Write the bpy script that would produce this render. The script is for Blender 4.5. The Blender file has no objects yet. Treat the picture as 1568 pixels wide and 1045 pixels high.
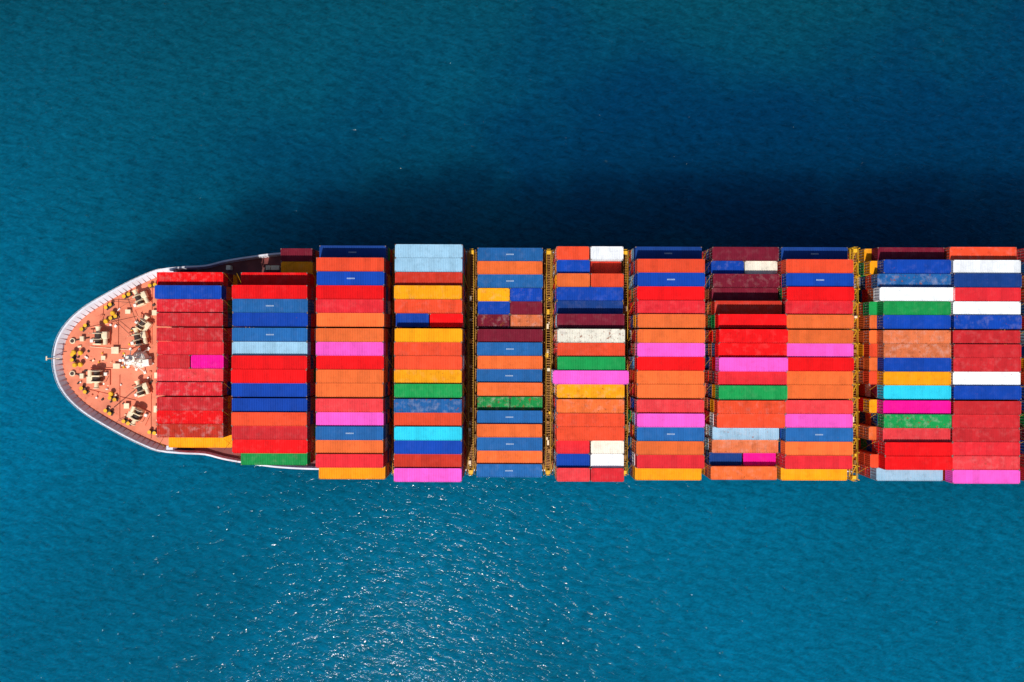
import bpy, bmesh, math, random
from mathutils import Vector, Matrix
random.seed(7)
scene = bpy.context.scene
R = math.radians

# ------------------------------------------------------------------ helpers
def s2l(c):
    out = []
    for v in c:
        v /= 255.0
        out.append(v/12.92 if v <= 0.04045 else ((v+0.055)/1.055)**2.4)
    return out

def new_mat(name):
    m = bpy.data.materials.new(name)
    m.use_nodes = True
    nt = m.node_tree
    nt.nodes.clear()
    out = nt.nodes.new('ShaderNodeOutputMaterial')
    b = nt.nodes.new('ShaderNodeBsdfPrincipled')
    nt.links.new(b.outputs[0], out.inputs[0])
    return m, nt, b

def N(nt, t, **kw):
    n = nt.nodes.new(t)
    for k, v in kw.items():
        setattr(n, k, v)
    return n

def ramp(nt, pts):
    r = nt.nodes.new('ShaderNodeValToRGB')
    el = r.color_ramp.elements
    el[0].position, el[0].color = pts[0][0], (*pts[0][1], 1)
    el[1].position, el[1].color = pts[-1][0], (*pts[-1][1], 1)
    for p, c in pts[1:-1]:
        e = el.new(p); e.color = (*c, 1)
    return r

def mixc(nt, fac, a, b, mode='MIX'):
    m = nt.nodes.new('ShaderNodeMix'); m.data_type = 'RGBA'; m.blend_type = mode
    for sock, v in ((m.inputs[0], fac), (m.inputs[6], a), (m.inputs[7], b)):
        if isinstance(v, bpy.types.NodeSocket): nt.links.new(v, sock)
        elif isinstance(v, (int, float)): sock.default_value = v
        else: sock.default_value = (*v, 1)
    return m.outputs[2]

def math_n(nt, op, a, b=0.0, clamp=False):
    m = nt.nodes.new('ShaderNodeMath'); m.operation = op; m.use_clamp = clamp
    for sock, v in ((m.inputs[0], a), (m.inputs[1], b)):
        if isinstance(v, bpy.types.NodeSocket): nt.links.new(v, sock)
        else: sock.default_value = v
    return m.outputs[0]

def painted(name, rgb, rust=0.3, rough=0.5, scale=1.0, var=0.25, rustcol=(150, 80, 45)):
    m, nt, b = new_mat(name)
    tc = N(nt, 'ShaderNodeTexCoord')
    n1 = N(nt, 'ShaderNodeTexNoise'); n1.inputs['Scale'].default_value = 0.5*scale; n1.inputs['Detail'].default_value = 8
    n2 = N(nt, 'ShaderNodeTexNoise'); n2.inputs['Scale'].default_value = 1.7*scale; n2.inputs['Detail'].default_value = 10; n2.inputs['Roughness'].default_value = 0.7
    nt.links.new(tc.outputs['Object'], n1.inputs['Vector']); nt.links.new(tc.outputs['Object'], n2.inputs['Vector'])
    c = s2l(rgb)
    dark = [x*(1-var) for x in c]; light = [min(1, x*(1+var)+0.01) for x in c]
    r1 = ramp(nt, [(0.35, dark), (0.65, light)]); nt.links.new(n1.outputs[0], r1.inputs[0])
    r2 = ramp(nt, [(0.66-0.2*rust, (0, 0, 0)), (0.74-0.1*rust, (1, 1, 1))]); nt.links.new(n2.outputs[0], r2.inputs[0])
    f = math_n(nt, 'MULTIPLY', r2.outputs[0], min(1, rust*1.6))
    nt.links.new(mixc(nt, f, r1.outputs[0], s2l(rustcol)), b.inputs['Base Color'])
    b.inputs['Roughness'].default_value = rough
    return m

class Geo:
    """collects boxes / cylinders / quads in one mesh"""
    def __init__(s):
        s.bm = bmesh.new()
    def quad(s, pts, mat=0):
        f = s.bm.faces.new([s.bm.verts.new(p) for p in pts]); f.material_index = mat; return f
    def box(s, c, d, mat=0, rz=0.0, bevel=0.0):
        M = Matrix.Translation(c) @ Matrix.Rotation(rz, 4, 'Z') @ Matrix.Diagonal((d[0], d[1], d[2], 1))
        r = bmesh.ops.create_cube(s.bm, size=1.0, matrix=M)
        fs = set()
        for v in r['verts']: fs.update(v.link_faces)
        for f in fs: f.material_index = mat
        if bevel:
            es = set()
            for f in fs: es.update(f.edges)
            q = bmesh.ops.bevel(s.bm, geom=list(es), offset=bevel, segments=2, affect='EDGES', profile=0.5)
            for f in q['faces']: f.material_index = mat
    def beam(s, a, b, w, mat=0, sides=4):
        a = Vector(a); b = Vector(b); d = b-a
        if d.length < 1e-4: return
        q = d.to_track_quat('Z', 'Y').to_matrix().to_4x4()
        M = Matrix.Translation((a+b)/2) @ q
        r = bmesh.ops.create_cone(s.bm, cap_ends=True, segments=sides, radius1=w*0.5, radius2=w*0.5, depth=d.length, matrix=M)
        fs = set()
        for v in r['verts']: fs.update(v.link_faces)
        for f in fs: f.material_index = mat
    def cyl(s, c, r, h, mat=0, axis='Z', seg=16, r2=None):
        rot = {'Z': Matrix.Identity(4), 'X': Matrix.Rotation(R(90), 4, 'Y'), 'Y': Matrix.Rotation(R(90), 4, 'X')}[axis]
        q = bmesh.ops.create_cone(s.bm, cap_ends=True, segments=seg, radius1=r, radius2=r if r2 is None else r2, depth=h, matrix=Matrix.Translation(c) @ rot)
        fs = set()
        for v in q['verts']: fs.update(v.link_faces)
        for f in fs: f.material_index = mat
    def mesh(s, name, mats):
        me = bpy.data.meshes.new(name)
        s.bm.normal_update(); s.bm.to_mesh(me); s.bm.free()
        for m in mats: me.materials.append(m)
        return me
    def obj(s, name, mats, parent=None, loc=(0, 0, 0)):
        o = bpy.data.objects.new(name, s.mesh(name, mats))
        scene.collection.objects.link(o); o.location = loc
        if parent: o.parent = parent
        return o

# ------------------------------------------------------------------ world frame (metres)
CAM_H = 180.0          # drone altitude above the water
TOPZ = 30.0            # reference container roof level
TIER = 2.6
BASEZ = TOPZ-6*TIER    # hatch cover level 14.4
CY = -4.0              # ship centre line
FCZ, MDZ = 16.0, 13.0  # forecastle / main deck

# ------------------------------------------------------------------ materials
def container_paint():
    m, nt, b = new_mat('container_paint')
    oi = N(nt, 'ShaderNodeObjectInfo'); tc = N(nt, 'ShaderNodeTexCoord')
    comb = N(nt, 'ShaderNodeCombineXYZ')
    k = math_n(nt, 'MULTIPLY', oi.outputs['Random'], 431.0)
    nt.links.new(k, comb.inputs[0]); nt.links.new(k, comb.inputs[1]); nt.links.new(k, comb.inputs[2])
    add = N(nt, 'ShaderNodeVectorMath', operation='ADD')
    nt.links.new(tc.outputs['Object'], add.inputs[0]); nt.links.new(comb.outputs[0], add.inputs[1])
    vec = add.outputs[0]
    wear = math_n(nt, 'SUBTRACT', 1.0, oi.outputs['Alpha'])
    # per-panel variation (roof sheets 1.2 m wide)
    sep = N(nt, 'ShaderNodeSeparateXYZ'); nt.links.new(tc.outputs['Object'], sep.inputs[0])
    pan = math_n(nt, 'FLOOR', math_n(nt, 'DIVIDE', sep.outputs[0], 1.22))
    pv = math_n(nt, 'ADD', pan, k)
    wn = N(nt, 'ShaderNodeTexWhiteNoise', noise_dimensions='1D'); nt.links.new(pv, wn.inputs['W'])
    # fading, large scale
    n1 = N(nt, 'ShaderNodeTexNoise'); n1.inputs['Scale'].default_value = 0.45; n1.inputs['Detail'].default_value = 6
    nt.links.new(vec, n1.inputs['Vector'])
    fade = math_n(nt, 'MULTIPLY', n1.outputs[0], 0.28)
    fade = math_n(nt, 'ADD', fade, math_n(nt, 'MULTIPLY', wn.outputs['Value'], 0.15))
    fade = math_n(nt, 'ADD', fade, math_n(nt, 'MULTIPLY', oi.outputs['Random'], 0.12))
    fade = math_n(nt, 'ADD', fade, 0.72)
    vm = N(nt, 'ShaderNodeVectorMath', operation='SCALE')
    nt.links.new(oi.outputs['Color'], vm.inputs[0]); nt.links.new(fade, vm.inputs['Scale'])
    col = vm.outputs[0]
    # chalky wash
    n4 = N(nt, 'ShaderNodeTexNoise'); n4.inputs['Scale'].default_value = 0.9; n4.inputs['Detail'].default_value = 7; n4.inputs['Roughness'].default_value = 0.6
    nt.links.new(vec, n4.inputs['Vector'])
    r4 = ramp(nt, [(0.50, (0, 0, 0)), (0.78, (1, 1, 1))]); nt.links.new(n4.outputs[0], r4.inputs[0])
    w2_ = math_n(nt, 'MULTIPLY', wear, wear)
    f4 = math_n(nt, 'MULTIPLY', r4.outputs[0], math_n(nt, 'MULTIPLY', w2_, 0.7))
    col = mixc(nt, f4, col, (0.62, 0.52, 0.48))
    # soot / dirt
    n3 = N(nt, 'ShaderNodeTexNoise'); n3.inputs['Scale'].default_value = 1.1; n3.inputs['Detail'].default_value = 9; n3.inputs['Roughness'].default_value = 0.65
    nt.links.new(vec, n3.inputs['Vector'])
    r3 = ramp(nt, [(0.50, (0, 0, 0)), (0.74, (1, 1, 1))]); nt.links.new(n3.outputs[0], r3.inputs[0])
    f3 = math_n(nt, 'MULTIPLY', r3.outputs[0], math_n(nt, 'ADD', math_n(nt, 'MULTIPLY', wear, 0.5), 0.2))
    dk = N(nt, 'ShaderNodeVectorMath', operation='SCALE'); nt.links.new(col, dk.inputs[0]); dk.inputs['Scale'].default_value = 0.35
    col = mixc(nt, f3, col, dk.outputs[0])
    # rust patches, threshold driven by wear
    n2 = N(nt, 'ShaderNodeTexNoise'); n2.inputs['Scale'].default_value = 1.6; n2.inputs['Detail'].default_value = 10; n2.inputs['Roughness'].default_value = 0.6
    nt.links.new(vec, n2.inputs['Vector'])
    th = math_n(nt, 'SUBTRACT', 0.73, math_n(nt, 'MULTIPLY', wear, 0.17))
    d = math_n(nt, 'MULTIPLY', math_n(nt, 'SUBTRACT', n2.outputs[0], th), 14.0, clamp=True)
    d = math_n(nt, 'MULTIPLY', d, 0.85)
    col = mixc(nt, d, col, s2l((140, 72, 40)))
    nt.links.new(col, b.inputs['Base Color'])
    b.inputs['Roughness'].default_value = 0.65
    b.inputs['Specular IOR Level'].default_value = 0.15
    return m
M_PAINT = container_paint()
M_CAST = painted('corner_casting_steel', (120, 100, 90), 0.5, 0.6, 3)
M_MARK = painted('stencil_white', (165, 184, 205), 0.05, 0.5, 2, 0.05)
M_ROD = painted('door_gear_steel', (150, 150, 150), 0.3, 0.4, 3)
M_DECK = painted('deck_orange_paint', (224, 126, 92), 0.48, 0.65, 0.55, 0.16, (186, 72, 48))
M_MAIN = painted('main_deck_paint', (120, 48, 42), 0.4, 0.6, 0.6, 0.3)
M_HULL = painted('hull_paint', (20, 40, 80), 0.2, 0.45, 0.3, 0.2)
M_BOOT = painted('antifouling_paint', (120, 30, 30), 0.3, 0.6, 0.3, 0.2)
M_BULW = painted('bulwark_paint', (218, 218, 226), 0.2, 0.5, 0.8, 0.10, (210, 140, 110))
M_BBLUE = painted('bulwark_blue_paint', (25, 90, 180), 0.2, 0.5, 0.8, 0.12)
M_CREAM = painted('machinery_cream', (238, 216, 180), 0.25, 0.5, 1.6, 0.12, (150, 85, 50))
M_WHITE = painted('mast_white', (240, 236, 225), 0.2, 0.45, 1.2, 0.08, (190, 120, 80))
M_YEL = painted('safety_yellow', (232, 175, 15), 0.25, 0.5, 1.5, 0.15)
M_OCHRE = painted('lashing_bridge_ochre', (150, 100, 34), 0.5, 0.6, 1.2, 0.35, (70, 38, 24))
M_DARK = painted('rope_and_chain', (60, 42, 36), 0.3, 0.7, 2, 0.3)
M_HATCH = painted('hatch_cover_paint', (90, 38, 34), 0.4, 0.6, 0.8, 0.25)

# ------------------------------------------------------------------ containers
def container_mesh(name, L, marked=False):
    W, H = 2.44, 2.56
    g = Geo()
    x0, x1 = -L/2, L/2
    # corrugated roof, ribs run across the box
    per = 0.42; n = int((L-0.5)/per); per = (L-0.5)/n
    pr = []
    for i in range(n):
        a = x0+0.25+i*per
        pr += [(a, 0), (a+per*0.25, 0), (a+per*0.40, 1), (a+per*0.85, 1)]
    pr.append((x1-0.25, 0))
    zr0, zr1 = H-0.070, H-0.018
    yb = W/2-0.07
    for (a, p), (c, q) in zip(pr[:-1], pr[1:]):
        za = zr0+(zr1-zr0)*p; zc = zr0+(zr1-zr0)*q
        g.quad([(a, -yb, za), (c, -yb, zc), (c, yb, zc), (a, yb, za)])
        for sgn in (-1, 1):   # side walls with vertical corrugation
            ya = sgn*(W/2-0.045+0.036*p); yc = sgn*(W/2-0.045+0.036*q)
            pts = [(a, ya, 0.16), (c, yc, 0.16), (c, yc, H-0.1), (a, ya, H-0.1)]
            g.quad(pts if sgn < 0 else pts[::-1])
    for s in (-1, 1):
        g.box((0, s*(W/2-0.04), H-0.05), (L-0.30, 0.08, 0.10))
        g.box((0, s*(W/2-0.05), 0.08), (L-0.30, 0.10, 0.16))
        g.box((s*(L/2-0.15), 0, H-0.06), (0.26, W-0.34, 0.115))
        g.box((s*(L/2-0.08), 0, 0.09), (0.14, W-0.34, 0.16))
        for t in (-1, 1):
            g.box((s*(L/2-0.08), t*(W/2-0.08), H/2), (0.15, 0.15, H-0.24))
            g.box((s*(L/2-0.09), t*(W/2-0.085), H-0.055), (0.18, 0.17, 0.125), 1)
            g.box((s*(L/2-0.09), t*(W/2-0.085), 0.06), (0.18, 0.17, 0.12), 1)
    # floor
    g.box((0, 0, 0.10), (L-0.34, W-0.24, 0.08), 1)
    # front wall (corrugated) at -x
    k = 6; pw = (W-0.34)/k
    for i in range(k):
        y = -(W-0.34)/2+i*pw
        P = [(y, 0), (y+pw*.3, 0), (y+pw*.42, 1), (y+pw*.88, 1), (y+pw, 0)]
        for (a, p), (c, q) in zip(P[:-1], P[1:]):
            g.quad([(x0+0.07-0.035*p, a, H-0.12), (x0+0.07-0.035*p, a, 0.17), (x0+0.07-0.035*q, c, 0.17), (x0+0.07-0.035*q, c, H-0.12)])
    # doors at +x
    for t in (-1, 1):
        g.box((x1-0.07, t*0.53, H/2+0.02), (0.05, 1.03, H-0.30))
        for off in (0.28, 0.78):
            g.beam((x1-0.02, t*off, 0.2), (x1-0.02, t*off, H-0.14), 0.045, 2, 6)
            g.box((x1-0.03, t*(off-0.1), 1.1), (0.03, 0.22, 0.05), 2)
        for zz in (0.5, 1.25, 2.0):
            g.box((x1-0.035, t*1.0, zz), (0.03, 0.16, 0.06), 2)
    if marked:
        rr = random.Random(3)
        a = -0.75
        for i in range(7):
            w = 0.15+0.05*rr.random()
            g.box((a+w/2, 0, H-0.008), (w*0.72, 0.24, 0.012), 3)
            a += w+0.04
    return g.mesh(name, [M_PAINT, M_CAST, M_ROD, M_MARK])
CM = {'40': container_mesh('container_forty_foot', 12.19), '40m': container_mesh('container_forty_foot_marked', 12.19, True),
      '45': container_mesh('container_fortyfive_foot', 13.6), '45m': container_mesh('container_fortyfive_foot_marked', 13.6, True),
      '20': container_mesh('container_twenty_foot', 6.02)}

PAL = {k: s2l(v) for k, v in dict(
    R=(232, 12, 18), C=(222, 40, 50), O=(232, 108, 50), V=(230, 76, 42), B=(8, 66, 166), S=(32, 98, 162), N=(18, 60, 130),
    P=(248, 92, 198), M=(242, 8, 148), G=(244, 160, 12), W=(238, 241, 243), L=(150, 192, 216), K=(232, 226, 208), E=(20, 150, 74),
    Y=(44, 206, 232), D=(118, 22, 44), F=(198, 38, 44), U=(212, 112, 68), H=(232, 62, 68), A=(196, 50, 32)).items()}
RND = 'RCOVBSNGWLEDFUHRVOFB'

PITCH, GAP = 2.49, 0.24
def row_y(i):       # i = 1 .. 17, row 1 is on the far (+Y) side
    y = (9-i)*PITCH
    if i <= 6: y += GAP
    if i >= 12: y -= GAP
    return CY+y

def put(kind, color, x, y, ztop, wear):
    o = bpy.data.objects.new('shipping_container', CM[kind])
    scene.collection.objects.link(o)
    o.location = (x+random.uniform(-.07, .07), y+random.uniform(-.02, .02), ztop-2.56)
    if random.random() < 0.5: o.rotation_euler = (0, 0, math.pi)
    j = random.uniform(0.9, 1.05)
    c = PAL[color]
    o.color = (min(c[0]*j, .9), min(c[1]*j, .9), min(c[2]*j, .9), 1.0-wear)
    return o

def stack(kind, color, x, i, h, wear=0.15, mark=False, ledge=False):
    y = row_y(i)
    z = TOPZ+h*TIER
    first = True
    base = color
    lr = ledge and random.random() < 0.75
    while z-2.56 > BASEZ-0.6*TIER and z-2.56 > MDZ:
        k = kind
        if first:
            if mark: k = kind+'m'
            put(k, base, x, y, z, wear)
        elif lr and k == '40':
            put('45', random.choice('OGVBGEROVHO'), x-0.75, y, z, random.uniform(.1, .5))
        else:
            put(kind, random.choice(RND), x, y, z, random.uniform(.1, .5))
        first = False
        z -= TIER

# spec: row -> (colour or two colours, height, wear, flags)   flags: m = marked, L = 45ft, q = 40ft
def bay(xc, rows, kind='40', ledge=False):
    for i, r in rows.items():
        col, h, wear = r[0], r[1], r[2]
        fl = r[3] if len(r) > 3 else ''
        jh = h+(0.11 if random.random() < 0.3 else 0.0)
        if len(col) == 2:
            for c, dx in ((col[0], -3.09), (col[1], 3.09)):
                hh = h
                if 'r' in fl and dx > 0: hh -= 1
                stack('20', c, xc+dx, i, hh, wear)
        else:
            k = '45' if 'L' in fl else kind
            if 'q' in fl: k = '40'
            stack(k, col, xc, i, jh, wear, 'm' in fl, ledge)

liner = lambda: {1: ('N', -1, .1, 'm'), 2: ('V', 0, .15), 3: ('B', 0, .1, 'm'), 4: ('R', 0, .1), 5: ('C', 0, .3), 6: ('O', 0, .15),
         7: ('O', 0, .15), 8: ('P', 0, .12), 9: ('R', 0, .1), 10: ('O', 0, .15), 11: ('O', 0, .1), 12: ('H', 0, .3),
         13: ('P', 0, .12), 14: ('S', 0, .2, 'm'), 15: ('O', 0, .12), 16: ('C', 0, .15), 17: ('G', -1, .2)}
BX = dict(b1=-59.0, b2=-43.6, b3=-29.2, b4=-15.1, b5=-0.4, b6=14.25, b7=28.6, b8=42.75, b9=55.4, b10=73.0, b11=85.5)
bay(BX['b1'], {3: ('R', -1, .6), 4: ('B', -.7, .25), 5: ('C', -1, .6), 6: ('F', -1, .5), 7: ('F', -1, .5), 8: ('C', -1, .4), 9: ('FM', -1, .3),
               10: ('H', -1, .6), 11: ('C', -1, .7), 12: ('F', -1, .5), 13: ('R', -1, .6), 14: ('A', -1, .8), 15: ('G', -3, .3)})
bay(BX['b2'], {3: ('R', -1, .3, 'q'), 4: ('R', 0, .2), 5: ('S', 0, .25, 'm'), 6: ('B', 0, .15), 7: ('S', 0, .2, 'm'), 8: ('L', 0, .15),
               9: ('R', .2, .1), 10: ('R', .2, .1), 11: ('B', 0, .1), 12: ('B', 0, .1), 13: ('V', 0, .2), 14: ('F', 0, .3),
               15: ('R', 0, .25), 16: ('E', -1, .4, 'q')}, '45')
stack('20', 'D', -40.9, 1, -3, .2); stack('20', 'G', -40.9, 2, -3, .3)
bay(BX['b3'], liner())
bay(BX['b4'], {1: ('L', 0, .3), 2: ('L', 0, .3), 3: ('A', -.3, .3), 4: ('G', 0, .4), 5: ('V', 0, .4), 6: ('BR', -.6, .2), 7: ('G', 0, .1),
               8: ('V', 0, .3), 9: ('V', 0, .15), 10: ('G', 0, .4), 11: ('E', 0, .3), 12: ('S', 0, .7), 13: ('V', 0, .2), 14: ('Y', 0, .15),
               15: ('B', 0, .15), 16: ('A', 0, .2), 17: ('P', 0, .15)})
bay(BX['b5'], {1: ('S', -2, .3, 'm'), 2: ('O', -2, .2), 3: ('S', -2, .3, 'm'), 4: ('GB', -2.4, .5), 5: ('BD', -2.4, .3), 6: ('DU', -2.4, .8), 7: ('D', -2.2, .2),
               8: ('S', -2, .2, 'm'), 9: ('O', -2, .2), 10: ('S', -2, .2, 'm'), 11: ('O', -2, .3), 12: ('EE', -2.3, .9), 13: ('S', -2, .15, 'm'),
               14: ('O', -2, .2), 15: ('S', -2, .2, 'm'), 16: ('O', -2, .3), 17: ('S', -2, .3, 'm')})
bay(BX['b6'], {1: ('VW', -1, .25), 2: ('BA', -1, .25, 'r'), 3: ('OV', -.8, .2), 4: ('B', -1, .3), 5: ('N', -1, .3), 6: ('D', -.5, .3),
               7: ('K', 0, .85), 8: ('V', 0, .3), 9: ('E', 0, .2), 10: ('P', .2, .1, 'L'), 11: ('G', 0, .6), 12: ('O', 0, .6),
               13: ('V', 0, .3), 14: ('V', 0, .2), 15: ('CK', -.4, .2), 16: ('BW', -.4, .1), 17: ('HC', -.2, .3)})
bay(BX['b7'], liner())
bay(BX['b8'], {1: ('D', -1, .3), 2: ('BK', -1.3, .5), 3: ('D', -1, .5), 4: ('D', -1.2, .3), 5: ('A', -.3, .4), 6: ('R', .7, .2), 7: ('R', 1, .3),
               8: ('R', .9, .35), 9: ('P', 1, .1), 10: ('C', .9, .2), 11: ('E', 1, .3), 12: ('V', .5, .5), 13: ('V', .3, .3),
               14: ('L', -.8, .6), 15: ('U', -1, .6), 16: ('NM', -1.6, .2), 17: ('O', -1.2, .5)})
bay(BX['b9'], liner())
bay(BX['b10'], {1: ('D', -1, .3), 2: ('B', 0, .3), 3: ('S', -.3, .8, 'L'), 4: ('W', 0, .4, 'L'), 5: ('E', 0, .3), 6: ('B', 0, .2), 7: ('U', 0, .7),
                8: ('U', 0, .8), 9: ('B', 0, .2), 10: ('G', 0, .2), 11: ('Y', 0, .15), 12: ('M', 0, .15), 13: ('E', 0, .8), 14: ('H', 0, .4),
                15: ('R', .25, .15), 16: ('R', .25, .2), 17: ('L', -1, .4)}, ledge=True)
bay(BX['b11'], {1: ('V', -.6, .5), 2: ('W', 0, .1), 3: ('N', 0, .2), 4: ('C', 0, .2), 5: ('W', 0, .45), 6: ('B', 0, .5), 7: ('F', 0, .4),
                8: ('F', 0, .3), 9: ('F', 0, .4), 10: ('W', 0, .5), 11: ('B', 0, .2), 12: ('F', 0, .3), 13: ('F', 0, .3), 14: ('F', 0, .4),
                15: ('C', 0, .3), 16: ('H', 0, .5), 17: ('P', 0, .2)})
for xc in (100.1, 114.5):
    bay(xc, {i: (random.choice(RND), 0 if 1 < i < 17 else -1, .3) for i in range(1, 18)})

# ------------------------------------------------------------------ ship
ship = bpy.data.objects.new('container_ship', None); scene.collection.objects.link(ship)
raw = [(-89.3, 0), (-89.1, 2.0), (-88.5, 4.1), (-87.4, 6.1), (-85.7, 8.1), (-83.3, 10.1), (-80.6, 11.8), (-77.4, 13.6), (-73.9, 15.4), (-69.2, 17.4),
       (-65, 18.3), (-61, 18.8), (-57, 19.8), (-50, 20.9), (-45, 21.4), (-38, 21.65), (-20, 21.7), (60, 21.7), (120, 21.7), (140, 20.5), (146, 19)]
dense = []
for a in range(len(raw)-1):
    p0 = Vector(raw[max(a-1, 0)]) if a else Vector((raw[1][0], -raw[1][1])); p1 = Vector(raw[a]); p2 = Vector(raw[a+1]); p3 = Vector(raw[min(a+2, len(raw)-1)])
    n = max(2, int((p2-p1).length/0.15))
    for k in range(n):
        t = k/n
        dense.append(0.5*((2*p1)+(-p0+p2)*t+(2*p0-5*p1+4*p2-p3)*t*t+(-p0+3*p1-3*p2+p3)*t**3))
dense.append(Vector(raw[-1]))
pts = [dense[0]]; acc = 0
for a, b_ in zip(dense[:-1], dense[1:]):
    acc += (b_-a).length
    step = 1.0 if b_.x < -36 else 6.0
    if acc >= step: pts.append(b_); acc = 0
pts[0] = Vector(raw[0])
if pts[-1] != dense[-1]: pts.append(dense[-1])
def normal2(i):
    a = pts[max(i-1, 0)]; b_ = pts[min(i+1, len(pts)-1)]
    t = (b_-a)
    if i == 0: return Vector((-1, 0))
    t.normalize(); return Vector((-t.y, t.x))
def ztop(x):
    if x < -68: return FCZ
    if x > -60: return MDZ
    t = (x+68)/8; t = t*t*(3-2*t)
    return FCZ+(MDZ-FCZ)*t
# hull
g = Geo()
levels = [1.0, 0.72, 0.45, 0.2, 0.0]
def hp(p, f, s):
    z = -5+(ztop(p.x)+5)*f
    c = max(0.0, min(1.0, (-42-p.x)/48))
    xx = p.x+(1-f)*9*c
    y = p.y*(1-(1-f)**0.8*0.6*c)
    return (xx, CY+s*y, z)
for s in (1, -1):
    for a, b_ in zip(pts[:-1], pts[1:]):
        for f0, f1 in zip(levels[:-1], levels[1:]):
            q = [hp(a, f0, s), hp(b_, f0, s), hp(b_, f1, s), hp(a, f1, s)]
            g.quad(q if s < 0 else q[::-1], 1 if f1 < 0.25 else 0)
e = pts[-1]
g.quad([hp(e, 1, 1), hp(e, 1, -1), hp(e, 0, -1), hp(e, 0, 1)], 0)
g.obj('hull', [M_HULL, M_BOOT], ship)
# decks
g = Geo()
fc = [p for p in pts if p.x < -66.4]
for a, b_ in zip(fc[:-1], fc[1:]):
    g.quad([(a.x, CY-a.y+0.02, FCZ-0.01), (b_.x, CY-b_.y+.02, FCZ-0.01), (b_.x, CY+b_.y-.02, FCZ-0.01), (a.x, CY+a.y-.02, FCZ-0.01)], 0)
last = fc[-1]
g.quad([(last.x, CY-last.y, FCZ-0.01), (last.x, CY-last.y, MDZ-1), (last.x, CY+last.y, MDZ-1), (last.x, CY+last.y, FCZ-.01)], 2)
md = [p for p in pts if p.x >= last.x]
for a, b_ in zip(md[:-1], md[1:]):
    g.quad([(a.x, CY-a.y+.02, MDZ-0.02), (b_.x, CY-b_.y+.02, MDZ-0.02), (b_.x, CY+b_.y-.02, MDZ-0.02), (a.x, CY+a.y-.02, MDZ-0.02)], 1)
g.obj('deck', [M_DECK, M_MAIN, M_BULW], ship)
# bulwark: flared inner face + cap + outside + stiffening brackets
g = Geo()
def bw(i, s):
    p = pts[i]; n = normal2(i)
    fore = max(0.0, min(1.0, (-66-p.x)/4))
    inset = 0.42+0.33*fore
    h = 1.1+0.3*fore
    zt = ztop(p.x)
    zd = FCZ if p.x < -66.4 else MDZ
    ip = p-n*inset
    if ip.y < 0: ip.y = 0
    op = p+n*(0.2*fore)
    mk = lambda q, z: Vector((q.x, CY+s*q.y, z))
    return mk(ip, zd), mk(op-n*0.16, zt+h), mk(op+n*0.16, zt+h+0.001), mk(p+n*0.01, zt-0.3)
rb = random.Random(11)
for s in (1, -1):
    run = 0; mi = 0
    for i in range(len(pts)-1):
        if pts[i].x > 120: break
        a = bw(i, s); b_ = bw(i+1, s)
        if run <= 0:
            mi = 0; run = rb.randint(6, 12)
            if rb.random() < 0.25 and pts[i].x < -68: mi = 2; run = 1
        run -= 1
        for k in range(3):
            q = [a[k], b_[k], b_[k+1], a[k+1]]
            g.quad(q if s > 0 else q[::-1], (mi if k == 0 else (0 if k == 1 else 1)))
        if pts[i].x < -36:   # brackets
            t = (b_[0]-a[0]).normalized()*0.05
            up = Vector((0, 0, 0.02))
            g.quad([a[0]+up-t, a[1]-t, a[1]+Vector((0, 0, .02))+t, a[0]+up+t], 0)
            inn = (a[0]-a[1]); inn.z = 0
            foot = a[0]+inn*0.30
            g.quad([foot+up, a[1]+up, a[0]+up+t, a[0]+up], 3)
g.obj('bulwark', [M_BULW, M_HULL, M_BBLUE, M_DECK], ship)
# handrail along bow
g = Geo()
for s in (1, -1):
    for i in range(0, len(pts)-2):
        if pts[i].x > -69: break
        a = bw(i, s)[2]; b_ = bw(i+1, s)[2]
        g.beam(a, a+Vector((0, 0, 0.4)), 0.05, 0)
        g.beam(a+Vector((0, 0, 0.4)), b_+Vector((0, 0, 0.4)), 0.05, 0)
g.obj('bow_handrail', [M_WHITE], ship)

# breakwater ahead of bay 1
g = Geo()
for s in (1, -1):
    g.quad([(-66.2, CY, FCZ), (-66.2, CY+s*16.4, FCZ), (-65.9, CY+s*16.4, FCZ+3.4), (-65.9, CY, FCZ+3.4)], 0)
    g.box((-65.78, CY+s*8.2, FCZ+1.7), (0.16, 16.4, 3.3), 0)
    g.box((-65.8, CY+s*8.2, FCZ+3.45), (0.35, 16.4, 0.12), 0)
    for k in range(13):
        y = CY+s*(0.7+k*1.25)
        g.quad([(-67.3, y, FCZ+.01), (-66.1, y, FCZ+.01), (-65.95, y, FCZ+3.2), (-66.1, y, FCZ+3.2)], 0)
        g.beam((-67.2, y, FCZ+.1), (-66.0, y, FCZ+3.1), 0.12, 1)
    g.box((-66.6, CY+s*17.0, FCZ+0.8), (1.3, 0.8, 2.2), 1, 0, 0.06)
g.obj('breakwater', [M_DECK, M_BULW], ship)

# hatch coamings and covers
g = Geo()
for k, x in list(BX.items())+[('b12', 100.1), ('b13', 114.5)]:
    w = 16.2 if k == 'b1' else (18.5 if k == 'b2' else 20.2)
    g.box((x, CY, (MDZ-0.5+BASEZ)/2-0.12), (12.6, 2*w, BASEZ-MDZ+0.2), 0, 0, 0.05)
    if k in ('b1', 'b2'): continue
    for s in (-1, 1):
        for dx in (-5.9, 0, 5.9):
            g.box((x+dx, CY+s*20.9, MDZ+0.5), (0.5, 0.8, 1.2), 0)
g.obj('hatch_covers', [M_HATCH], ship)

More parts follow.
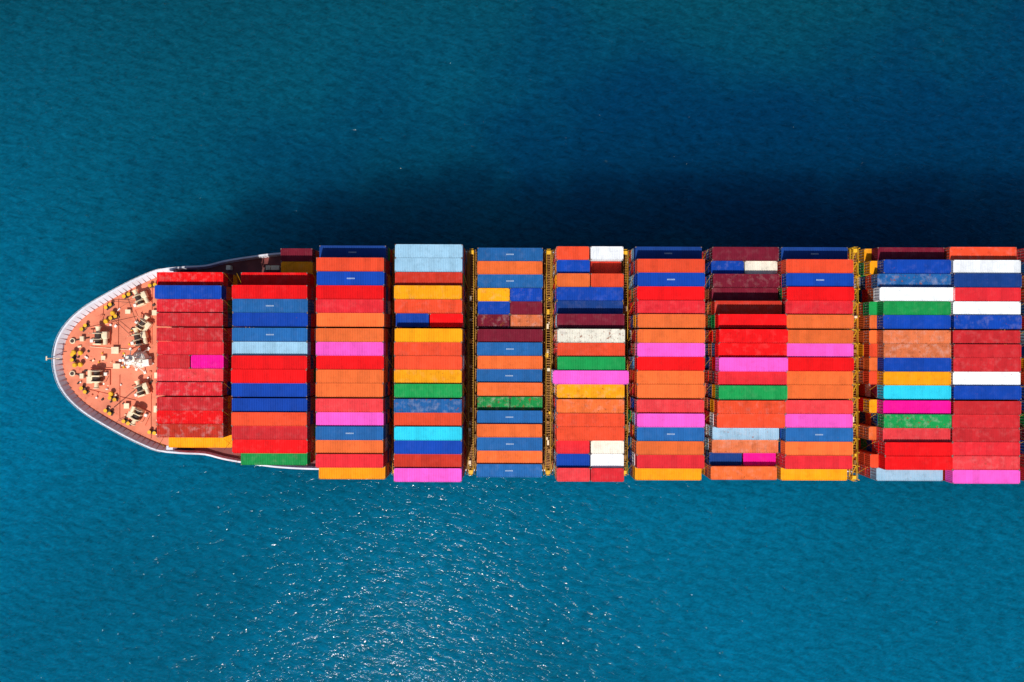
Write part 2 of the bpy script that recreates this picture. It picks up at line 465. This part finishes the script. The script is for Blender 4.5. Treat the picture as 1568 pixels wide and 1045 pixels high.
# ------------------------------------------------------------------ lashing bridges
def bridge(x, top, width=1.5, half=21.3, wide=False):
    g = Geo()
    dx = width/2
    ys = [CY+half*(-1+2*k/17) for k in range(18)]
    lv = []
    z = BASEZ+1.8
    while z <= top+0.01: lv.append(z); z += TIER
    zt = lv[-1]
    pm = 1 if wide else 0
    for k, y in enumerate(ys):
        for s in (-1, 1):
            g.box((x+s*dx, y, (MDZ+zt+1.1)/2), (0.16, 0.16, zt+1.1-MDZ), pm)
    wk = min(width-0.2, 0.9)
    for z in lv:
        for s in (-1, 1):
            g.box((x+s*dx, CY, z-0.12), (0.12, 2*half, 0.22), pm)
        for s in (-1, 1):
            g.box((x+s*wk/2, CY, z+1.0), (0.05, 2*half, 0.05), 1)
        nb = 90
        for k in range(nb):
            y = CY-half+(k+.5)*2*half/nb
            g.box((x, y, z-0.02), (wk, 0.14, 0.05), 0)
    for k in range(17):
        for zi in range(len(lv)-1):
            a, b_ = (ys[k], ys[k+1]) if (k+zi) % 2 else (ys[k+1], ys[k])
            s = -1 if k % 2 else 1
            g.beam((x+s*dx, a, lv[zi]), (x+s*dx, b_, lv[zi+1]), 0.12, 1 if k % 3 == 0 else 0)
        if wide:
            g.beam((x-dx, ys[k], zt), (x+dx, ys[k+1], zt), 0.16, 1)
            g.box((x, ys[k], zt-0.14), (width, 0.14, 0.2), 1)
    for s in (-1, 1):
        yy = CY+s*(half+0.25)
        g.beam((x-0.3, yy, MDZ), (x-0.3, yy, zt+1), 0.09, 1); g.beam((x+0.3, yy, MDZ), (x+0.3, yy, zt+1), 0.09, 1)
        z = MDZ+.3
        while z < zt+1: g.beam((x-.3, yy, z), (x+.3, yy, z), 0.06, 1); z += 0.4
        g.box((x, yy-s*0.6, zt+0.35), (0.8, 0.7, 0.6), 1, 0, 0.05)
    rr = random.Random(int(x*10))
    for k in range(16):   # gear lockers, reefer sockets, lights standing on the walkways
        y = CY+rr.uniform(-half+1, half-1); z = rr.choice(lv[-2:])
        g.box((x+rr.uniform(-.2, .2)*width, y, z+0.3), (rr.uniform(.3, .6), rr.uniform(.4, 1.0), .6), rr.choice([0, 1, 2, 2]), 0, .04)
    g.obj('lashing_bridge', [M_OCHRE, M_YEL, M_CREAM], ship)

edges = [(-65.1, -52.9, 0), (-50.4, -36.8, 0), (-35.3, -23.1, 0), (-21.2, -9.0, 0), (-6.5, 5.7, -2), (8.15, 20.35, 0), (22.5, 34.7, 0), (36.65, 48.85, 0), (49.3, 61.5, 0), (66.9, 79.1, 0), (79.4, 91.6, 0), (94, 106.2, 0)]
tops = {0: 19, 1: 19, 2: 22, 3: 22, 4: 22, 5: 21.5, 6: 19}
for k in range(7):
    xl = edges[k][1]; xr = edges[k+1][0]
    half = 16.2 if k == 0 else (18.4 if k == 1 else 21.2)
    bridge((xl+xr)/2, tops[k], max(0.8, (xr-xl)-0.9), half)
bridge(62.9, 26.7, 1.3, 21.2, True)
bridge(92.8, 22, 1.4, 21.2)
# lashing rods across container ends
g = Geo()
for (xl, xr, hh) in edges:
    rows = range(3, 16) if xl < -60 else (range(3, 17) if xl < -45 else range(1, 18))
    for xx, s in ((xl-0.12, -1), (xr+0.12, 1)):
        for i in rows:
            y = row_y(i)
            zt = TOPZ+(hh-1)*TIER-0.1
            if i in (1, 17): zt -= TIER
            zb = zt-1.9*TIER
            o = xx+s*0.45
            g.beam((o, y-1.1, zb), (xx, y+1.05, zt), 0.07, i % 2, 3)
            g.beam((o, y+1.1, zb), (xx, y-1.05, zt), 0.07, 0, 3)
g.obj('lashing_rods', [M_OCHRE, M_YEL], ship)

# ------------------------------------------------------------------ forecastle machinery
def winch(x, dy, rz=0.0, sc=1.0):
    g = Geo()
    g.box((0, 0, 0.15), (3.2, 2.4, 0.3), 2, 0, 0.04)
    for y in (-1.15, -0.25, 0.65):
        g.box((0.1, y, 0.85), (1.3, 0.16, 1.3), 0, 0, 0.05)
    g.cyl((0.1, -0.7, 1.05), 0.45, 0.75, 1, 'Y', 18)
    for y in (-1.05, -0.38): g.cyl((0.1, y, 1.05), 0.8, 0.08, 0, 'Y', 20)
    g.cyl((0.1, 0.2, 1.05), 0.5, 0.7, 1, 'Y', 18)
    g.cyl((0.1, 0.55, 1.05), 0.85, 0.1, 0, 'Y', 20)
    g.cyl((0.1, 1.15, 1.05), 0.38, 0.8, 0, 'Y', 16, 0.3)
    g.cyl((0.1, 1.6, 1.05), 0.52, 0.1, 0, 'Y', 16)
    g.box((1.15, 0.3, 0.8), (0.9, 1.1, 1.0), 0, 0, 0.08)
    g.cyl((1.2, -0.7, 0.95), 0.34, 1.0, 0, 'Y', 14)
    g.box((-1.1, -0.6, 0.5), (0.5, 0.5, 0.5), 3, 0, 0.04)
    g.beam((-1.0, 0.6, 0.3), (-1.2, 0.6, 1.5), 0.1, 0, 8)
    o = g.obj('mooring_winch', [M_CREAM, M_DARK, M_DECK, M_WHITE], ship, (x, CY+dy, FCZ))
    o.rotation_euler = (0, 0, rz); o.scale = (sc, sc, sc)
OFF = 0.5
winch(-73.1, 11.4+OFF, R(25), 1.15); winch(-81.0, 4.0+OFF, 0, 1.25); winch(-81.0, -4.0+OFF, R(180), 1.25)
winch(-73.3, 2.9+OFF+0.9, R(12), 1.2); winch(-72.4, 6.8+OFF, R(-35), 1.05); winch(-72.8, -6.3+OFF, R(20), 1.1); winch(-73.2, -11.4+OFF, R(155), 1.15)

g = Geo()    # anchor chains, stoppers, hawse pipes
for s in (1, -1):
    y0 = CY+OFF+s*4.0; y1 = CY+OFF+s*3.2
    for k in range(26):
        t = k/25
        x = -82.3-t*4.2; y = y0+(y1-y0)*t
        g.box((x, y, FCZ+0.22), (0.26, 0.2 if k % 2 else 0.08, 0.1 if k % 2 else .2), 0)
    g.box((-84.4, y0-s*0.35, FCZ+0.4), (0.8, 1.0, 0.7), 1, 0, 0.08)
    g.cyl((-86.4, y1, FCZ+0.2), 0.55, 0.4, 1, 'Z', 16); g.cyl((-86.4, y1, FCZ+0.35), 0.35, 0.3, 0, 'Z', 16)
g.obj('anchor_chain', [M_DARK, M_CREAM], ship)

g = Geo()   # foremast
mx, my = -73.2, CY+0.1
g.cyl((mx+0.2, my, FCZ+0.6), 1.7, 1.2, 0, 'Z', 10, 1.45)
g.box((mx+1.7, my-0.6, FCZ+.9), (1.5, 1.3, 1.8), 0, R(8), 0.1)
g.cyl((mx, my, FCZ+4.0), 0.42, 6.6, 0, 'Z', 18, 0.26)
g.cyl((mx, my, FCZ+4.6), 1.05, 0.1, 0, 'Z', 12)
for k in range(9):
    a = k*math.pi*2/9+.2
    L = 2.7 if k % 2 else 2.0
    g.beam((mx+L*math.cos(a), my+L*math.sin(a), FCZ+.1), (mx+.3*math.cos(a), my+.3*math.sin(a), FCZ+4.2), 0.22, 0, 6)
    g.beam((mx+1.0*math.cos(a), my+1.0*math.sin(a), FCZ+4.6), (mx+1.0*math.cos(a), my+1.0*math.sin(a), FCZ+5.6), 0.07, 1)
    g.box((mx+L*math.cos(a), my+L*math.sin(a), FCZ+.15), (.6, .45, .3), 0, a)
g.box((mx, my, FCZ+6.6), (0.2, 2.8, 0.2), 0); g.box((mx-0.6, my, FCZ+7.0), (0.5, 0.5, 0.5), 0, 0, .08)
g.box((mx, my, FCZ+5.9), (1.6, 0.18, 0.18), 0)
for dy in (-1.3, 1.3): g.cyl((mx, my+dy, FCZ+6.9), 0.2, 0.4, 1, 'Z', 10)
g.obj('foremast', [M_WHITE, M_YEL], ship)

g = Geo()   # bollards, vents, hatches, pipes, jackstaff
def bollard(x, dy, rz):
    c, s = math.cos(rz), math.sin(rz)
    y = CY+dy
    g.box((x, y, FCZ+.08), (1.8, 0.8, 0.16), 4, rz)
    for t in (-.5, .5):
        g.cyl((x+t*c, y+t*s, FCZ+.5), 0.24, 0.8, 4, 'Z', 14); g.cyl((x+t*c, y+t*s, FCZ+.92), 0.36, 0.1, 1, 'Z', 14)
for (x, d, r) in [(-78.2, 8.4, 20), (-78.3, -7.6, -20), (-84.0, 6.4, 45), (-84.0, -5.9, -45), (-75.6, 12.7, 25), (-75.6, -12.2, -25), (-70.5, 14.7, 10), (-70.5, -14.2, -10), (-86.2, .5, 90), (-79.2, 10.6, 35), (-79.2, -10.2, -35)]:
    bollard(x, d, R(r))
for (x, d) in [(-84.6, 1.4), (-84.6, -.9), (-85.9, 1.5), (-85.7, -1.0), (-78.3, 9.2), (-78.6, -6.6), (-79.6, 7.6)]:
    g.cyl((x, CY+d, FCZ+.45), 0.25, 0.9, 4, 'Z', 12); g.cyl((x, CY+d, FCZ+.95), 0.5, 0.25, 1, 'Z', 14, .35)
for (x, d, a, b_) in [(-77.9, 1.9, 1.3, 1.2), (-77.6, -1.2, 1.2, .9), (-80.2, .4, .7, .7), (-75.4, 9.5, .9, .7), (-75.6, -9, .9, .9), (-70, 9.3, 1.2, .9), (-69.7, -9.6, 1.0, 1.2), (-69.6, -3.0, 1.0, 1.0)]:
    g.box((x, CY+d, FCZ+.3), (a, b_, .6), 0, 0, .06); g.box((x, CY+d, FCZ+.63), (a+.12, b_+.12, .06), 0)
rr = random.Random(5)
for k in range(70):   # small fittings
    x = rr.uniform(-85.5, -68); hb = 15.5*max(0.05, min(1, ((x+89)/20)**.6)); y = rr.uniform(-hb, hb)
    t = rr.random()
    if t < .4: g.cyl((x, CY+y, FCZ+.2), rr.uniform(.08, .22), .4, rr.choice([0, 1, 3, 4]), 'Z', 10)
    else: g.box((x, CY+y, FCZ+.15), (rr.uniform(.15, .7), rr.uniform(.15, .45), .3), rr.choice([0, 2, 4, 3, 4]), rr.uniform(0, 1))
for (x0, d0, x1, d1) in [(-85, 6, -74, 8.5), (-85, -5.5, -74, -8), (-80.5, 7.5, -80.5, 10.6), (-77.5, 3, -77.5, 12), (-77.2, -3, -77.2, -11.5), (-70.9, 3, -70.9, 15.5), (-71, -3, -71, -15.5), (-83, 2.6, -75, 2.0), (-83, -1.6, -75, -1.6), (-78, 9.6, -73, 13.0)]:
    g.beam((x0, CY+d0, FCZ+.15), (x1, CY+d1, FCZ+.15), .11, rr.choice([2, 2, 0]), 6)
# mooring ropes led from the drums to the fairleads
for (x0, d0, x1, d1) in [(-74.2, 11.2, -78.6, 11.6), (-74.4, 4.6, -78.8, 8.6), (-73.6, 7.4, -75.8, 13.2), (-73.8, -5.9, -78.4, -9.6), (-74.3, -10.8, -77.6, -12.1)]:
    g.beam((x0, CY+d0, FCZ+.9), (x1, CY+d1, FCZ+.5), .09, 4, 6)
g.beam((-88.7, CY+.3, FCZ+1), (-88.9, CY+.3, FCZ+4.5), .14, 0, 8)
g.beam((-90.6, CY+.3, FCZ+1.9), (-88.0, CY+.3, FCZ+1.9), .14, 0, 8)
g.box((-90.6, CY+.3, FCZ+1.9), (.25, .8, .12), 0)
for x in (-56.5, -47.6, -48.6, -46.8):
    g.box((x, CY+18.4, MDZ+.7), (.9, .9, 1.4), 0, 0, .08)
g.obj('deck_fittings', [M_CREAM, M_YEL, M_DECK, M_WHITE, M_DARK], ship)

# ------------------------------------------------------------------ water
m, nt, b = new_mat('sea_water')
tc = N(nt, 'ShaderNodeTexCoord')
def noise(scale, detail, rough, stretch=(1, 1, 1), rot=0, dist=0.0):
    mp = N(nt, 'ShaderNodeMapping'); mp.vector_type = 'TEXTURE'; mp.inputs['Scale'].default_value = stretch; mp.inputs['Rotation'].default_value = (0, 0, rot)
    nt.links.new(tc.outputs['Object'], mp.inputs[0])
    n = N(nt, 'ShaderNodeTexNoise'); n.inputs['Scale'].default_value = scale; n.inputs['Detail'].default_value = detail
    n.inputs['Roughness'].default_value = rough; n.inputs['Distortion'].default_value = dist
    nt.links.new(mp.outputs[0], n.inputs['Vector']); return n.outputs[0]
# ripples: gentle sea plus scattered steep wavelets that catch the sun
w1 = noise(0.72, 2, 0.55, (1.9, 0.75, 1), R(-14), 0.5)
w2 = noise(1.8, 2, 0.55, (1.5, 0.8, 1), R(18), 0.3)
w0 = noise(0.20, 1, 0.5, (1.6, 0.8, 1), R(24))
spike = math_n(nt, 'MAXIMUM', math_n(nt, 'SUBTRACT', noise(1.15, 2, 0.5, (1.5, 0.65, 1), R(5), 0.3), 0.605), 0.0)
h = math_n(nt, 'ADD', math_n(nt, 'MULTIPLY', w1, 0.26), math_n(nt, 'MULTIPLY', w2, 0.06))
h = math_n(nt, 'ADD', h, math_n(nt, 'MULTIPLY', w0, 0.25))
h = math_n(nt, 'ADD', h, math_n(nt, 'MULTIPLY', spike, 2.2))
gust = noise(0.03, 3, 0.5, (1.5, 1, 1), R(-30))
h = math_n(nt, 'MULTIPLY', h, math_n(nt, 'ADD', math_n(nt, 'MULTIPLY', gust, 0.4), 0.8))
# colour
big = noise(0.012, 3, 0.5, (1.5, 1.0, 1), R(25))
r1 = ramp(nt, [(0.36, s2l((2, 80, 106))), (0.5, s2l((2, 90, 120))), (0.64, s2l((2, 97, 130)))]); nt.links.new(big, r1.inputs[0])
sep = N(nt, 'ShaderNodeSeparateXYZ'); nt.links.new(tc.outputs['Object'], sep.inputs[0])
# colour turns darker navy in a noisy ellipse on the ship's far side
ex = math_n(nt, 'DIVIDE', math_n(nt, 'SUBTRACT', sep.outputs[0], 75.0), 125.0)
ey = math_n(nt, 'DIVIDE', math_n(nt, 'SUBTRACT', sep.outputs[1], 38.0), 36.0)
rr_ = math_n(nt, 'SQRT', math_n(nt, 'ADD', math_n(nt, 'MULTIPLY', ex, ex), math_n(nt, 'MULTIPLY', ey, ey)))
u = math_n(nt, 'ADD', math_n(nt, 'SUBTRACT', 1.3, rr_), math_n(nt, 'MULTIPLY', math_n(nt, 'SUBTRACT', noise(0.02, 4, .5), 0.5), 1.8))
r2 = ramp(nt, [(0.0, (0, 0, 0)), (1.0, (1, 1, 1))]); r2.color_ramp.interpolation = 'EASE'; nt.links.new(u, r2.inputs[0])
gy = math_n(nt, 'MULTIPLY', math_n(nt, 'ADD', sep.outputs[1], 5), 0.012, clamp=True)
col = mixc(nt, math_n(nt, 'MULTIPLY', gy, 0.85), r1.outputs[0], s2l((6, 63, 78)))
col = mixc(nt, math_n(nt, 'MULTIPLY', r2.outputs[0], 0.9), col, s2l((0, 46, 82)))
# ripple shading painted into the base colour: crests lighter, troughs darker
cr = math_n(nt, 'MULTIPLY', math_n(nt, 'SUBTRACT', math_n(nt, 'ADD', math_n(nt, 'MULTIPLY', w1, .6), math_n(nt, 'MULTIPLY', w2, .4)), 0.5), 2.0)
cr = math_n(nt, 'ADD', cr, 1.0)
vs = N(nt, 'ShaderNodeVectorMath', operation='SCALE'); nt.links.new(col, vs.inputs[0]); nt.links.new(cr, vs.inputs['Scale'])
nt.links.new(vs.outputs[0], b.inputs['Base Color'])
b.inputs['Roughness'].default_value = 0.08
b.inputs['IOR'].default_value = 1.333
b.inputs['Specular IOR Level'].default_value = 0.07
b.subsurface_method = 'BURLEY'
b.inputs['Subsurface Weight'].default_value = 1.0
b.inputs['Subsurface Radius'].default_value = (0.8, 1.0, 1.1)
b.inputs['Subsurface Scale'].default_value = 50.0
bp = N(nt, 'ShaderNodeBump'); bp.inputs['Strength'].default_value = 1.0; bp.inputs['Distance'].default_value = 1.0
nt.links.new(h, bp.inputs['Height']); nt.links.new(bp.outputs[0], b.inputs['Normal'])
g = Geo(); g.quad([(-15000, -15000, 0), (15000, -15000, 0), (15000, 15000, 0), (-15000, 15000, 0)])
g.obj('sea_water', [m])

# ------------------------------------------------------------------ light
EL, AZ = 54, 14
d = Vector((-math.sin(R(AZ))*math.cos(R(EL)), -math.cos(R(AZ))*math.cos(R(EL)), math.sin(R(EL))))
sun = bpy.data.lights.new('sun', 'SUN'); sun.energy = 4.2; sun.angle = R(0.5); sun.color = (1.0, 0.96, 0.9)
so = bpy.data.objects.new('sun', sun); scene.collection.objects.link(so); so.rotation_euler = d.to_track_quat('Z', 'Y').to_euler(); so.location = d*300
w = bpy.data.worlds.new('World'); scene.world = w; w.use_nodes = True
nt = w.node_tree
bg = nt.nodes['Background']
sky = nt.nodes.new('ShaderNodeTexSky'); sky.sky_type = 'NISHITA'; sky.sun_disc = False
sky.sun_elevation = R(EL); sky.sun_rotation = R(180+AZ)
nt.links.new(sky.outputs[0], bg.inputs[0]); bg.inputs[1].default_value = 0.085

# ------------------------------------------------------------------ camera
cam = bpy.data.cameras.new('camera'); cam.sensor_width = 36; cam.lens = 36*150/184.47; cam.clip_end = 40000
co = bpy.data.objects.new('camera', cam); scene.collection.objects.link(co)
co.location = (0, 0, CAM_H); co.rotation_euler = (0, 0, R(0.2))
scene.camera = co
scene.view_settings.view_transform = 'Standard'; scene.view_settings.look = 'None'; scene.view_settings.exposure = 0
